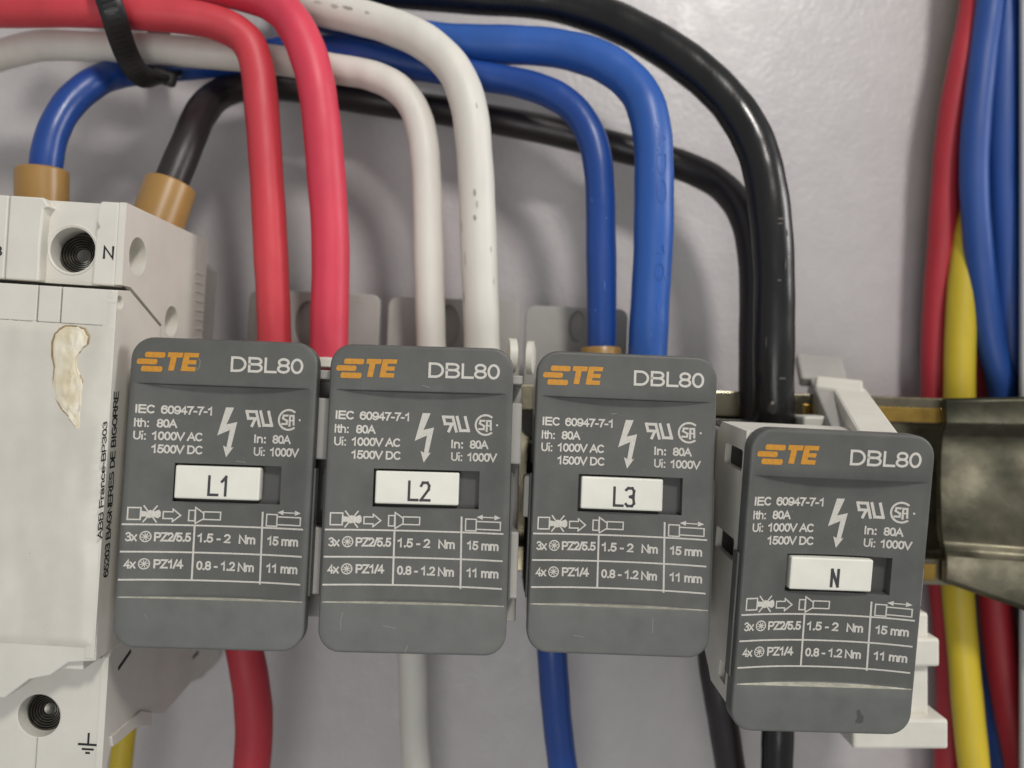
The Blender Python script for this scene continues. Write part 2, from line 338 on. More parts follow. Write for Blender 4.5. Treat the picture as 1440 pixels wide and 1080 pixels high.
# ------------------------------------------------------------------ cover of a terminal block
HW, HH, RC = 13.5, 22.25, 3.2
STEP_T, STEP_B = 15.4, -15.15
WIN = (-6.6, -1.5, 8.95, 4.05)
def field(u):
    t = 1-(abs(u)/12.9)**2.2
    return 1.45*max(0.0, t)
def depth(u, v):
    return field(u) if STEP_B < v < STEP_T else 0.0
def cover_mesh():
    bv = 0.45; r2 = RC-bv
    us = sorted(set([-1+2*i/44 for i in range(45)]+[WIN[0]/(HW-bv), WIN[2]/(HW-bv)]))
    us = [u for u in us if not any(abs(u-q/(HW-bv)) < 0.012 and abs(u-q/(HW-bv)) > 1e-9 for q in (WIN[0], WIN[2]))]
    rows = []
    for i in range(9): rows.append((HH-RC+r2*math.cos(math.radians(90*i/8)), 0))
    rows += [(17, 0), (STEP_T+0.25, 0), (STEP_T+.08, 0.08), (STEP_T-.05, 2), (STEP_T-.30, 1)]
    rows += [(v, 1) for v in (13, 10, 7, WIN[3], 2.5, 1, 0, WIN[1], -4, -8, -12, STEP_B+.5)] + [(STEP_B+.16, 1), (STEP_B+.02, 3), (STEP_B-.10, 0.08), (STEP_B-0.3, 0)]
    rows += [(-17, 0)]
    for i in range(9): rows.append((-(HH-RC)-r2*math.sin(math.radians(90*i/8)), 0))
    V = []; idx = {}; faces = []
    for j, (v, fl) in enumerate(rows):
        av = abs(v)-(HH-RC)
        hw = HW-bv if av <= 0 else (HW-RC)+math.sqrt(max(0, r2*r2-av*av))
        for i, u in enumerate(us):
            x = u*hw; fd = field(x)
            d = {0:0.0, 0.08:min(.08,fd), 1:fd, 2:fd*0.94, 3:fd*0.93}[fl]
            idx[i,j] = len(V); V.append(Vector((x, d, v)))
    nu, nr = len(us), len(rows)
    for j in range(nr-1):
        for i in range(nu-1):
            cx = (V[idx[i,j]].x+V[idx[i+1,j+1]].x)/2; cz = (V[idx[i,j]].z+V[idx[i,j+1]].z)/2
            if WIN[0] < cx < WIN[2] and WIN[1] < cz < WIN[3]: continue
            faces.append((idx[i,j], idx[i+1,j], idx[i+1,j+1], idx[i,j+1]))
    # window walls
    wu = [i for i in range(nu) if WIN[0]-1e-3 <= us[i]*(HW-bv) <= WIN[2]+1e-3]; wr = [j for j in range(nr) if WIN[1]-1e-3 <= rows[j][0] <= WIN[3]+1e-3]
    loop = [idx[i,wr[0]] for i in wu]+[idx[wu[-1],j] for j in wr[1:]]+[idx[i,wr[-1]] for i in reversed(wu[:-1])]+[idx[wu[0],j] for j in reversed(wr[1:-1])]
    n0 = len(V)
    for q in loop: V.append(Vector((V[q].x, 3.0, V[q].z)))
    for a in range(len(loop)): faces.append((loop[a], loop[(a+1)%len(loop)], n0+(a+1)%len(loop), n0+a))
    # outer rim
    ring = [idx[i,0] for i in range(nu)]+[idx[nu-1,j] for j in range(1,nr)]+[idx[i,nr-1] for i in reversed(range(nu-1))]+[idx[0,j] for j in reversed(range(1,nr-1))]
    def nrm(p):
        c = Vector((max(-(HW-RC), min(HW-RC, p.x)), 0, max(-(HH-RC), min(HH-RC, p.z)))); d = Vector((p.x,0,p.z))-c
        return d.normalized() if d.length > 1e-6 else Vector((0,0,1 if p.z > 0 else -1))
    prev = ring
    for sn, dp in [(math.sin(math.radians(a)), 1-math.cos(math.radians(a))) for a in (30,60,90)]+[(1, 6.2)]:
        cur = []
        for q in ring:
            p = V[q]; cur.append(len(V)); V.append(Vector((p.x, 0 if dp < 6 else 0, p.z))+nrm(p)*bv*sn+Vector((0, (p.y if dp < 6 else 0)+dp*bv, 0)))
        for a in range(len(ring)): faces.append((prev[a], prev[(a+1)%len(ring)], cur[(a+1)%len(ring)], cur[a]))
        prev = cur
    faces.append(tuple(prev))
    return V, faces
COVER_DATA = None
def A2(R):   # camera-style axes (x right, y down, z forward) -> world axes
    A = Matrix(((1,0,0),(0,0,1),(0,-1,0))); return A @ R @ A.inverted()
def pose(a, b_, c):
    a, b_, c = map(math.radians, (a,b_,c))
    Rx = Matrix(((1,0,0),(0,math.cos(a),-math.sin(a)),(0,math.sin(a),math.cos(a))))
    Ry = Matrix(((math.cos(b_),0,math.sin(b_)),(0,1,0),(-math.sin(b_),0,math.cos(b_))))
    Rz = Matrix(((math.cos(c),-math.sin(c),0),(math.sin(c),math.cos(c),0),(0,0,1)))
    return A2(Rz@Ry@Rx)
def capsule(x0, x1, y0, y1, sl=0.12):
    r = (y1-y0)/2; o = []
    for i in range(9):
        a = math.radians(-90+180*i/8); o.append((x1-r*.6+r*.6*math.cos(a), y0+r+r*math.sin(a)))
    for i in range(9):
        a = math.radians(90+180*i/8); o.append((x0+r*.6+r*.6*math.cos(a), y0+r+r*math.sin(a)))
    return [(x+(y-(y0+y1)/2)*sl, y) for x, y in o]
def prints(cover):
    fn = lambda a, b_: Vector((a, depth(a,b_)-0.03, b_))
    t = Ink(fn)
    t.text('DBL80', 0.98, 11.5, 17.55, 2.28, 0.36)
    for s, x0, x1, y in (('IEC', -12.35, -9.8, 11.1), ('60947-7-1', -8.95, -1.75, 11.1), ('Ith:', -12.41, -10.45, 9.1), ('80A', -9.4, -6.56, 9.1),
                         ('Ui:', -12.4, -10.75, 7.25), ('1000V AC', -9.95, -2.94, 7.27), ('1500V DC', -9.92, -2.82, 5.37),
                         ('In:', 4.62, 6.35, 7.3), ('80A', 7.35, 10.13, 7.3), ('Ui:', 4.66, 6.3, 5.45), ('1000V', 7.05, 11.44, 5.45)):
        t.text(s, x0, x1, y, 1.28, 0.21 if s in ('Ith:', 'Ui:') else 0.25)
    for s, x0, x1, y in (('3x', -12.56, -11.0, -7.32), ('PZ2/5.5', -8.76, -3.65, -7.3), ('1.5 - 2', -2.77, 2.03, -7.33), ('Nm', 3.2, 5.64, -7.37), ('15 mm', 7.39, 12.03, -7.4),
                         ('4x', -12.53, -10.93, -11.19), ('PZ1/4', -8.6, -4.49, -11.15), ('0.8 - 1.2', -2.68, 2.9, -11.28), ('Nm', 3.28, 5.65, -11.35), ('11 mm', 7.46, 12.14, -11.32)):
        t.text(s, x0, x1, y, 1.33, 0.22 if s[1] == 'x' else 0.265)
    t.obj('printed_text', M['print'], cover)
    g = Ink(fn)
    for y, e in ((-4.9, 0), (-8.78, 0), (-12.74, 0)): g.line([(-13.0, y), (12.55, y)], 0.24)
    g.line([(-3.25, -5.05), (-3.2, -12.6)], 0.27); g.line([(6.5, -2.75), (6.66, -12.9)], 0.27)
    g.line([(-12.44,-2.51),(-10.75,-2.51),(-10.75,-4.2),(-12.44,-4.2)], 0.2, True)
    g.poly([(-10.7,-2.95),(-9.9,-3.05),(-9.5,-2.8),(-8.9,-3.0),(-8.3,-2.75),(-8.05,-3.1),(-8.05,-3.7),(-8.4,-4.0),(-9.0,-3.8),(-9.6,-4.0),(-10.1,-3.75),(-10.7,-3.8)])
    g.line([(-10.35,-2.25),(-8.6,-4.5)], 0.2); g.line([(-8.6,-2.25),(-10.35,-4.5)], 0.2)
    g.line([(-7.71,-3.02),(-6.4,-3.02),(-6.4,-2.62),(-5.3,-3.52),(-6.4,-4.42),(-6.4,-4.0),(-7.71,-4.0)], 0.19, True)
    g.line([(-4.17,-2.75),(-3.3,-2.75),(-3.3,-4.25),(-4.17,-4.25)], 0.19, True)
    g.line([(-3.25,-2.3),(-2.08,-3.1),(-2.05,-3.9),(-3.2,-4.62)], 0.19, True)
    g.line([(-2.05,-2.9),(0.36,-2.9),(0.36,-4.0),(-2.05,-4.0)], 0.19, True)
    g.line([(7.12,-2.95),(8.68,-2.95),(8.68,-4.62),(7.12,-4.62)], 0.19, True)
    g.line([(8.68,-3.25),(12.2,-3.25),(12.2,-4.38),(8.68,-4.38)], 0.19, True)
    g.line([(9.3,-2.62),(11.6,-2.62)], 0.17)
    g.poly([(8.7,-2.62),(9.6,-2.25),(9.6,-2.99)]); g.poly([(12.2,-2.62),(11.3,-2.25),(11.3,-2.99)])
    for c in ((-9.89,-6.62), (-9.85,-10.5)):
        g.ring(c, 0.72, 0.17)
        for k in range(4):
            a = math.radians(45*k+12); dx, dy = math.cos(a)*0.5, math.sin(a)*0.5
            g.line([(c[0]-dx,c[1]-dy),(c[0]+dx,c[1]+dy)], 0.13)
    g.obj('printed_table', M['print'], cover)
    z = Ink(fn); z.poly([(0.22,12.4),(1.4,12.4),(0.45,9.9),(1.98,10.3),(1.28,6.5),(1.65,6.6),(0.64,5.1),(0.12,6.8),(0.62,6.55),(0.98,9.1),(-0.8,8.25)])
    z.obj('warning_bolt', M['print'], cover)
    c = Ink(fn); c.ring((9.6,10.85), 1.45, 0.3, 48, 312)
    def blk(a): return [(9.6+x, 10.85+y) for x, y in a]
    c.line(blk([(-0.2,0.62),(-0.75,0.62),(-0.85,0.2),(-0.2,-0.15),(-0.25,-0.62),(-0.9,-0.62)]), 0.3)
    c.line(blk([(0.2,-0.85),(0.2,0.6),(0.75,0.6),(0.8,-0.65)]), 0.3); c.line(blk([(0.2,-0.1),(0.75,-0.1)]), 0.24)
    c.ring((11.3,10.85), 0.08, 0.16)
    # reversed R and slanted U
    def sk(a): return [(3.5+x+0.0-(y)*0.32+0.75*0, 9.72+y) for x, y in a]
    sx = lambda a: [(5.35+x-(y-1.15)*0.28, 9.75+y) for x, y in a]
    c.line(sx([(-0.35,0.1),(-0.35,2.15),(-1.75,2.15),(-1.75,1.15),(-0.45,1.15)]), 0.42); c.line(sx([(-0.75,1.1),(-1.45,0.1)]), 0.42)
    c.line(sx([(0.3,2.15),(0.3,0.2),(1.5,0.2)]), 0.42); c.line(sx([(1.5,2.15),(1.5,0.2)]), 0.42)
    c.obj('certification_mark', M['print'], cover)
    l = Ink(fn)
    l.poly(capsule(-11.45, -8.5, 19.24, 20.04)); l.poly(capsule(-12.55, -9.6, 18.22, 19.02)); l.poly(capsule(-11.9, -8.8, 17.16, 17.98))
    sl = lambda a: [(x+(y-18.7)*0.16, y) for x, y in a]
    l.poly(sl([(-8.3,20.08),(-6.15,20.08),(-6.15,19.35),(-6.95,19.35),(-6.95,17.4),(-7.8,17.4),(-7.8,19.35),(-8.3,19.35)]))
    l.poly(sl([(-6.0,20.1),(-3.85,20.1),(-3.85,19.45),(-5.15,19.45),(-5.15,19.05),(-4.0,19.05),(-4.0,18.42),(-5.15,18.42),(-5.15,18.05),(-3.9,18.05),(-3.9,17.4),(-6.0,17.4)]))
    l.obj('printed_logo', M['orange'], cover)
GLYPH = {'L': [[(0,1),(0,0),(.62,0)]], '1': [[(.05,.75),(.32,1),(.32,0)]],
         '2': [[(0,.8),(.12,.97),(.45,.97),(.58,.8),(.55,.6),(0,.0),(.62,0)]],
         '3': [[(0,.9),(.15,1),(.45,1),(.58,.85),(.55,.6),(.3,.52),(.55,.44),(.6,.15),(.45,0),(.12,0),(0,.1)]],
         'N': [[(0,0),(0,1),(.55,0),(.55,1)]]}
def DM(d): return 149.0+(d-138.0)*0.75
def terminal_block(mark, t, ang, label, tongue, top, nl, boot_rings, rims=()):
    global COVER_DATA
    R = pose(*ang); loc = Vector((t[0], t[2], -t[1]))
    root = thing('terminal_block', label, 'terminal block', loc, R, 'grey covered distribution terminal blocks')
    if COVER_DATA is None:
        V, Fc = cover_mesh(); o = obj('cover', V, Fc, M['cover'], root); auto(o, 26); COVER_DATA = o.data
        o.data.materials.append(M['dusty_glint']); o.data.materials.append(M['lip'])
        for p in o.data.polygons:
            c = p.center/U
            if STEP_B-.12 < c.z < STEP_B+.05 and abs(c.x) < 13: p.material_index = 1
            elif c.z < STEP_B and c.y < 1: p.material_index = 2
    else:
        o = bpy.data.objects.new('cover', COVER_DATA); COL.objects.link(o); o.parent = root
    cov = o
    prints(cov)
    # side grips, a little wider than the cover
    for s in (-1, 1):
        a = s*HW; bb = MB().box((min(a, a+s*0.38), 1.2, -14.6), (max(a, a+s*0.38), 3.3, 3.9)); bb.obj('side_grip', M['cover'], root, bev=0.15)
    MB().box((WIN[0]-.3, 2.5, WIN[1]-.3), (WIN[2]+.3, 2.85, WIN[3]+.3)).obj('slot_floor', M['slot'], root)
    # marker tile
    mk = MB().box((-6.2, 0.45, -1.0), (5.98, 2.45, 3.75)).obj('marker_tile', M['marker'], root, bev=0.22)
    ink = Ink(lambda a, b_: Vector((a, 0.42, b_)))
    x = -1.25 if len(mark) > 1 else -0.05
    for ch in mark:
        for st in GLYPH[ch]:
            if ch == 'N': ink.line([(x+px_*1.7, -0.28+py_*2.35) for px_, py_ in st], 0.42)
            else: ink.line([(x+px_*2.0, -0.36+py_*2.62) for px_, py_ in st], 0.38)
        x += 1.75
    ink.obj('marker_text', M['ink'], mk)
    # light side plates with the openings seen between the blocks
    wr_ = {'L1': 15.0, 'L2': 15.0, 'L3': 14.2, 'N': 13.2}[mark]
    MB().box((-13.55, 16.5, -17.0), (wr_-.05, 28.6, 7.9)).obj('shade_backing', M['core'], root, bev=.4)  # dark filler painting the deep shadow between neighbouring blocks
    out = [(3.2, top), (15, top), (17, top-1.6), (17, 8), (34, 8), (34, -5), (26, -9.5), (13, -18.2), (11.5, -19.6), (3.2, -19.6)]
    h1 = rect(4.2, top-6.2, 12.5, top-3.0, .5); h2 = rect(5.2, -4.8, 22, 4.8, .8) if mark != 'N' else rect(5.2, 1.4, 14, 4.8, .6); h3 = rect(4.6, -17.4, 7.8, -14.6, .3)
    for s in (-1, 1):
        d0, d1 = (12.2, wr_) if s > 0 else (-13.2, -12.2)
        if s > 0 and mark != 'N':
            o2 = [(3.2,17.2),(8,17.2),(8,14.4),(3.2,14.4),(3.2,5.2),(10,5.2),(10,-4.8),(3.2,-4.8),(3.2,-14.6),(8.5,-14.6),(8.5,-19.0),(13,-18.2),(26,-9.5),(34,-5),(34,8),(17,8),(17,top-1.6),(15,top),(3.2,top)]
            slab_obj('side_plate', [o2], d0, d1, M['tongue'], root, 'yz', bev=0.25); continue  # greyer material puts the shade between blocks into these plates
        slab_obj('side_plate', [out, h1[::-1], h2[::-1], h3[::-1]], d0, d1, M['body'], root, 'yz', bev=0.25)
    MB().box((-12.15, 3.4, -17.5), (12.15, 29.5, top-1.2)).obj('inner_body', M['core'], root, bev=0.4)
    MB().box((-12.6, 17.6, 8.2), (12.6, 33.5, top-1.5)).obj('entry_housing', M['tongue'], root, bev=.5)
    cap = slab_obj('top_plate', [rect(-12.1, 3.6, 12.1, 16.5, 1.2)], 0, 1.0, M['body'], root)
    for v in cap.data.vertices: y, z_ = v.co.y, v.co.z; v.co.y = z_; v.co.z = (top-1.1)*U+y
    # nubs on both flanks
    if mark != 'N': MB().box((-14.6, 5.5, -3.2), (-13.1, 9.5, 3.3)).obj('latch_nub', M['body'], root, bev=0.4)
    MB().box((13.1, 9.5, -3.0), (14.0, 12.5, 3.0)).obj('latch_nub', M['body'], root, bev=0.4)
    if mark == 'N': MB().box((13.3, 1.6, -3.4), (14.35, 6, 2.6)).obj('latch_nub', M['body'], root, bev=.2)
    if nl:
        MB().lathe([(0.3,0),(0.7,0.2),(0.8,1.6),(0.8,3)], (13.9, 8, top-1.6)).obj('retaining_stud', M['tongue'], root)
    for (px, py, r, wd_, s_) in rims:
        c = R.inverted() @ (P(px, py, 141)-loc)
        MB().lathe([(r*.62,-wd_),(r,-wd_*.7),(r,wd_*.7),(r*.7,wd_)], c, axis=(1,0.15*s_,0), n=36).obj('entry_rim', M['body'], root)
    # entry collars for the wires
    for (px, py, d, r) in boot_rings:
        d, r = DM(d), r*DM(d)/d
        c = R.inverted() @ (P(px, py, d)-loc)
        MB().lathe([(r, -1.5), (r+.9, -1.3), (r+1.05, 0), (r+.75, .35), (r+.1, .3)], c, axis=(0,0.1,1), closed=True).obj('entry_collar', M['body'], root)
    if tongue:
        x0, x1, zt, hx, hz, hr = tongue
        slab_obj('mounting_tongue', [rect(x0, 8.5, x1, zt, 1.8), circ((hx, hz), hr, 30, hr*1.9)[::-1]], 36, 38, M['tongue'], root, bev=0.4)
        slab_obj('shadow_recess', [circ((hx, hz), hr+.3, 30, hr*1.9+.3)], 37.2, 38.2, M['tongue'], root)  # dished spot shaped to read as a shadow on the tongue
    return root
# ------------------------------------------------------------------ blocks (position, angles solved from the photograph)
GR = 'DBL80'
def tng(px0, px1, py, hpx, hpy, hr, t, ang):
    R = pose(*ang); loc = Vector((t[0], t[2], -t[1])); d = 157
    f = lambda a, b_: (R.inverted() @ (P(a, b_, d)-loc))
    p, q, h = f(px0, py), f(px1, py+9), f(hpx, hpy)
    return (p.x, q.x, (p.z+q.z)/2, h.x, h.z, hr)
B1 = ((-42.63, 15.67, 121.0), (-4.35, -1.77, 2.06)); B2 = ((-13.78, 16.52, 121.9), (-5.0, -0.9, 1.65))
B3 = ((16.42, 17.70, 124.2), (-2.46, -0.74, 2.35)); B4 = ((46.39, 29.05, 121.3), (4.2, -3.22, 2.81))
terminal_block('L1', *B1, 'grey terminal block with white marker L1, fed by the two red cables', tng(346,533,402,428,452,2.2,*B1), 18.6, False, [(386,512,138,2.9),(464,512,138,3.3)])
terminal_block('L2', *B2, 'grey terminal block with white marker L2, fed by the two white cables', tng(543,733,410,628,455,2.2,*B2), 18.6, True, [(607,512,140,2.6),(677,512,139,3.1)], [(719,500,2.9,.9,1)])
terminal_block('L3', *B3, 'grey terminal block with white marker L3, fed by the two blue cables', tng(741,889,423,815,456,1.6,*B3), 18.6, True, [(844,520,140,2.6),(911,520,138,3.2)], [(746,503,2.8,.7,-1)])
terminal_block('N', *B4, 'grey terminal block with white marker N, set lowest, fed by black cables', None, 21.4, False, [(1089,618,137,3.4)])

def scratches(lbl, segs):
    t_ = [o_ for o_ in COL.objects if o_.get('label','').startswith('grey terminal block with white marker '+lbl)][0]
    for sg in segs:
        q_ = Ink(lambda a, b_: Vector((a, depth(a,b_)-.02, b_))); q_.stroke(sg, .07); q_.obj('fine_scratch', M['scratch'], t_)
scratches('L1', [[(-3.9,17.6),(-3.5,18.1),(-3.45,18.9),(-3.6,19.3)], [(2.2,4.6),(3.6,4.45)], [(-9,-17.5),(-8.7,-17.9)]])
scratches('L2', [[(-10.0,-16.6),(-10.3,-17.6),(-10.2,-19.0)], [(-4.2,-18.3),(-2.4,-18.6)], [(0.2,16.4),(1.2,16.1)], [(-.6,-21),(-.9,-21.9)]])
scratches('L3', [[(5,-16.5),(5.05,-18.8)], [(-6.5,-19.5),(-5.2,-19.7)], [(-2,13.2),(-1.2,13.3)]])
tn = [o_ for o_ in COL.objects if o_.get('label','').startswith('grey terminal block with white marker N')][0]
k_ = Ink(lambda a, b_: Vector((a, -.02, b_)))
k_.poly([(5.0,-20.4),(5.3,-19.6),(5.1,-18.7),(5.5,-18.4),(5.9,-19.2),(6.2,-19.4),(6.25,-20.3),(5.7,-20.6)])
k_.obj('chipped_spot', M['slot'], tn)
# ------------------------------------------------------------------ cables
def DM(d): return 149.0+(d-138.0)*0.75
def cable(pts, r_px, m, label, name='cable', group=None, ref=None, deep=True, n=26):
    """pts: (px, py, depth); r_px: diameter in photo pixels at the depth ref"""
    if deep: pts = [(p[0], p[1], DM(p[2])) if len(p) == 3 else p[:3] for p in pts]; ref = DM(ref)
    p3 = [P(*p) for p in pts]; path = smooth_path(catmull(p3, 12), 8)
    rr_ = random.Random(len(label)*7+len(pts))
    so = Vector((rr_.random()*50, rr_.random()*50, rr_.random()*50))
    path = [p+Vector((nz0.noise(so+p*.045), nz0.noise(so+p*.045+Vector((9,0,0)))*.6, nz0.noise(so+p*.045+Vector((0,9,0)))))*.38 for p in path]
    d = ref or sorted(p[2] for p in pts)[len(pts)//2]; r = r_px/2/F*d
    sect = [(math.cos(2*math.pi*i/n), math.sin(2*math.pi*i/n)) for i in range(n)]
    rnd = random.Random(len(label)); ph = rnd.random()*6
    radii = [r*(1+0.012*math.sin(i*0.23+ph)+0.008*math.sin(i*0.61+ph*2)) for i in range(len(path))]
    v, f = sweep(path, sect, radii=radii)
    o = obj(name, v, f, M[m], None, origin=p3[0]); auto(o, 50)
    tag(o, label, 'cable', group)
    return o, path, r
def child(o, mb, name, m, bev=0):
    c = mb.obj(name, m, bev=bev)
    og = Vector(o.location)
    for v in c.data.vertices: v.co -= og
    c.parent = o; return c
SC = 'single-core cables arching over the terminal blocks'
cable([(389,575,139),(387,520,139),(386,480,138.5),(382,400,138),(379,330,138),(374,240,138),(369,150,138),(363,95,138),(347,55,138),(305,31,137),(240,20,136),(140,14,135.5),(60,14,136),(-80,14,140)],
      47, 'red', 'red cable curving down into the left side of block L1', group=SC, ref=138)
cable([(463,575,138),(464,500,138),(464,440,138),(463,330,137.5),(457,220,137),(449,150,136.5),(438,95,136.5),(420,45,137),(392,8,138),(340,-14,139),(240,-26,141),(60,-40,145)],
      53, 'crimson', 'thicker crimson red cable entering the right side of block L1', group=SC, ref=137.5)
cable([(608,575,142),(607,500,142),(606,430,141.5),(602,330,141),(598,240,141),(592,185,141.5),(580,150,142),(557,124,143),(520,107,145),(477,99,147),(400,86,148),(325,78,147),(217,68,146),(133,65,146),(60,64,146.5),(15,74,148),(-70,100,150)],
      42, 'cream', 'thin cream white cable sweeping left behind the reds from block L2', group=SC, ref=142.5)
o, pw2, rw2 = cable([(678,575,140),(677,500,140),(676,430,139.5),(673,300,139),(667,210,138.5),(657,145,139),(636,96,140.5),(598,59,142.5),(548,36,145),(495,22,147),(440,9,149),(380,-14,151),(260,-50,153)],
      51, 'white', 'thicker white cable with grey scuffs entering the right side of block L2', group=SC, ref=139.5)
o, pb1, rb1 = cable([(844,585,141),(844,520,141),(845,440,141),(845,330,141),(843,255,141),(834,200,141.5),(812,158,143),(781,134,145),(735,118,148),(675,108,150),(610,97,151),(555,87,152),(507,77,153),(430,70,155),(340,84,156),(267,94,155),(205,98,152),(167,104,150),(133,117,153,1),(97,147,150.5,1),(73,190,148.5,1),(64,237,148,1),(60,300,148,1)],
      42, 'blue', 'thin blue cable running from block L3 leftwards down to the white device', group=SC, ref=141)
Rb = pose(*B3[1])
child(o, MB().lathe([(2.7,-3),(3.6,-2.9),(3.65,-.2),(3.45,.25),(2.5,.2)], P(845, 491, DM(141)), axis=(0,0.05,1)), 'ferrule', M['boot'])
child(o, MB().lathe([(3.9,-10),(4.35,-9.5),(4.35,-.3),(4.1,0),(3.2,-.05)], P(59, 239, 148), axis=(0.0,0,1), n=48), 'brown_sleeve', M['boot'])
o, pb2, rb2 = cable([(908,585,139),(911,490,139),(914,420,138.5),(919,333,138),(921,250,138),(918,190,138.5),(904,140,140),(877,107,142.5),(838,83,145),(777,68,148),(713,64,150),(650,62,152),(590,55,154),(520,38,157),(430,12,160),(300,-40,162)],
      55, 'bright_blue', 'thicker bright blue cable with embossed writing entering block L3 on the right', group=SC, ref=139)
# raised lettering moulded along the thick blue cable
def emboss(o, path, r, txt, py0, py1, m):
    seg = [(p, q) for p, q in zip(path, path[1:]) if p.z <= q.z and p.y < 150.3]
    z0, z1 = (CY-py0)/F*149.0, (CY-py1)/F*149.0
    def fn(a, b_):
        z = z0+a*(z1-z0); c = None
        for p, q in seg:
            if p.z <= z <= q.z: c = p.lerp(q, (z-p.z)/max(q.z-p.z, 1e-6)); break
        if c is None: c = min((p for p, q in seg), key=lambda q: abs(q.z-z)).copy(); c.z = z
        th = 0.02+b_/r
        return Vector((c.x+(r+.07)*math.sin(th), c.y-(r+.07)*math.cos(th), z))
    k = Ink(fn)
    class K(Ink):
        pass
    ln = abs(z1-z0)
    k.text(txt, 0, 1, 0, 1.5, 0.16/1.0) if False else None
    adv = sum(GF[c][0] for c in txt); x = 0
    for ch in txt:
        for p in GF[ch][1]:
            pts = [((x+q[0])/adv, q[1]*1.6) for q in p]
            # ribbons in (fraction, mm): build quads by hand so that the width stays even
            for (a0, b0), (a1, b1) in zip(pts, pts[1:]):
                d = Vector(((a1-a0)*ln, b1-b0)); 
                if d.length < 1e-6: continue
                q = Vector((-d.y, d.x)).normalized()*.11
                k.raw([(a0+q.x/ln, b0+q.y), (a0-q.x/ln, b0-q.y), (a1-q.x/ln, b1-q.y), (a1+q.x/ln, b1+q.y)], [(0,1,2,3)])
        x += GF[ch][0]
    c = k.obj('embossed_text', M[m], o); og = Vector(o.location)
    for v in c.data.vertices: v.co -= og
emboss(o, pb2, rb2, 'AADO   10', 150, 400, 'bright_blue')
_, pkb, rkb = cable([(1092,700,139),(1091,640,138),(1090,580,137),(1089,480,136.5),(1088,405,136.5),(1083,319,136.5),(1076,255,137),(1064,208,138),(1040,163,139.5),(1005,122,141.5),(956,82,144),(900,46,147),(840,18,150),(770,0,152),(690,-6,154),(560,-14,158),(400,-40,162)],
      57, 'black', 'thick glossy black cable in front, dropping into block N', group=SC, ref=137)
o, pbk, rbk = cable([(1064,700,145),(1062,640,145),(1061,560,145),(1062,470,146),(1062,400,147),(1056,330,149),(1041,290,151),(1009,256,155),(956,232,158),(873,209,160),(800,191,161),(697,168,162),(600,150,163),(483,135,163),(400,121,162),(350,119,160),(312,130,157),(281,160,155,1),(264,200,150,1),(241,258,147.5,1),(226,300,147,1)],
      43, 'brown_black', 'dull black cable behind, running from block N left to the white device', group=SC, ref=150)
ax = (P(262,200,149.5)-P(238,265,147.5)).normalized()
child(o, MB().lathe([(3.9,-10),(4.45,-9.5),(4.4,-.3),(4.15,0),(3.2,-.05)], P(241, 260, 147), axis=ax, n=48), 'brown_sleeve', M['boot'])
def scuff(o, path, r, px, py, ln, wd, m, seed, name='scuff_mark'):
    """thin irregular patch of dirt lying on the cable skin where this pixel's sight line meets it"""
    best = min(range(1, len(path)-1), key=lambda i: (((path[i].x/path[i].y*F+CX)-px)**2+((CY-path[i].z/path[i].y*F)-py)**2))
    T = (path[best+1]-path[best-1]).normalized(); c = path[best]; view = -c.normalized(); view = (view-T*view.dot(T)).normalized(); sd = T.cross(view)
    q = Vector((px-(c.x/c.y*F+CX), 0, -(py-(CY-c.z/c.y*F))))*c.y/F; off = max(-.9, min(.9, q.dot(sd)/r)); a0 = math.asin(off)
    rnd = random.Random(seed); n = 18; rim = []
    for i in range(n):
        a = 2*math.pi*i/n; k = .55+.45*rnd.random(); rim.append((math.cos(a)*ln/2*k, math.sin(a)*wd/2*k))
    def at(u, v):
        th = a0+v/r; i = max(1, min(len(path)-2, best)); 
        # follow the centre line
        st = (path[i+1]-path[i-1]).length/2; j = max(0, min(len(path)-2, i+int(math.floor(u/st)))); fr = u/st-math.floor(u/st); cc = path[j].lerp(path[j+1], fr)
        return cc+(view*math.cos(th)+sd*math.sin(th))*(r*1.012+.05)
    V = [at(0,0)]+[at(u*.5, v*.5) for u, v in rim]+[at(u, v) for u, v in rim]
    Fc = [(0, 1+i, 1+(i+1)%n) for i in range(n)]+[(1+i, 1+n+i, 1+n+(i+1)%n, 1+(i+1)%n) for i in range(n)]
    c_ = obj(name, V, Fc, M[m]); og = Vector(o.location)
    for v in c_.data.vertices: v.co -= og
    c_.parent = o
def find(lbl): return [o_ for o_ in COL.objects if o_.get('category') == 'cable' and lbl in o_['label']][0]
ow = find('thicker white'); 
for i, (px, py, ln, wd, m) in enumerate([(668,279,1.3,.55,'dark_smudge'),(671,292,1.6,.5,'smudge'),(668,308,1.2,.6,'dark_smudge'),(650,325,2.6,.35,'smudge'),(655,365,3.2,.3,'smudge'),(652,420,2.2,.4,'smudge'),(690,352,1.3,.35,'smudge'),(694,395,1.8,.3,'smudge'),
                                       (500,14,2.8,.7,'dark_smudge'),(481,11,2.2,.8,'smudge'),(529,21,1.3,.45,'smudge'),(462,7,2.0,.6,'smudge'),(672,158,1.2,.3,'smudge')]):
    scuff(ow, pw2, rw2, px, py, ln, wd, m, i)
ok_ = find('thick glossy black')
for i, (px, py, ln, wd) in enumerate([(1098,312,.5,1.4),(1097,318,.35,1.2),(1107,335,2.0,.25),(1104,375,2.4,.3),(1096,400,.5,1.0),(1078,480,2.5,.3),(1100,530,.5,1.6)]):
    scuff(ok_, pkb, rkb, px, py, ln, wd, 'nick', 40+i)
scuff(ok_, pkb, rkb, 1085, 572, 2.4, 1.9, 'core', 60, 'punched_mark'); scuff(ok_, pkb, rkb, 1086, 567, .8, .7, 'zinc', 61, 'punched_mark')
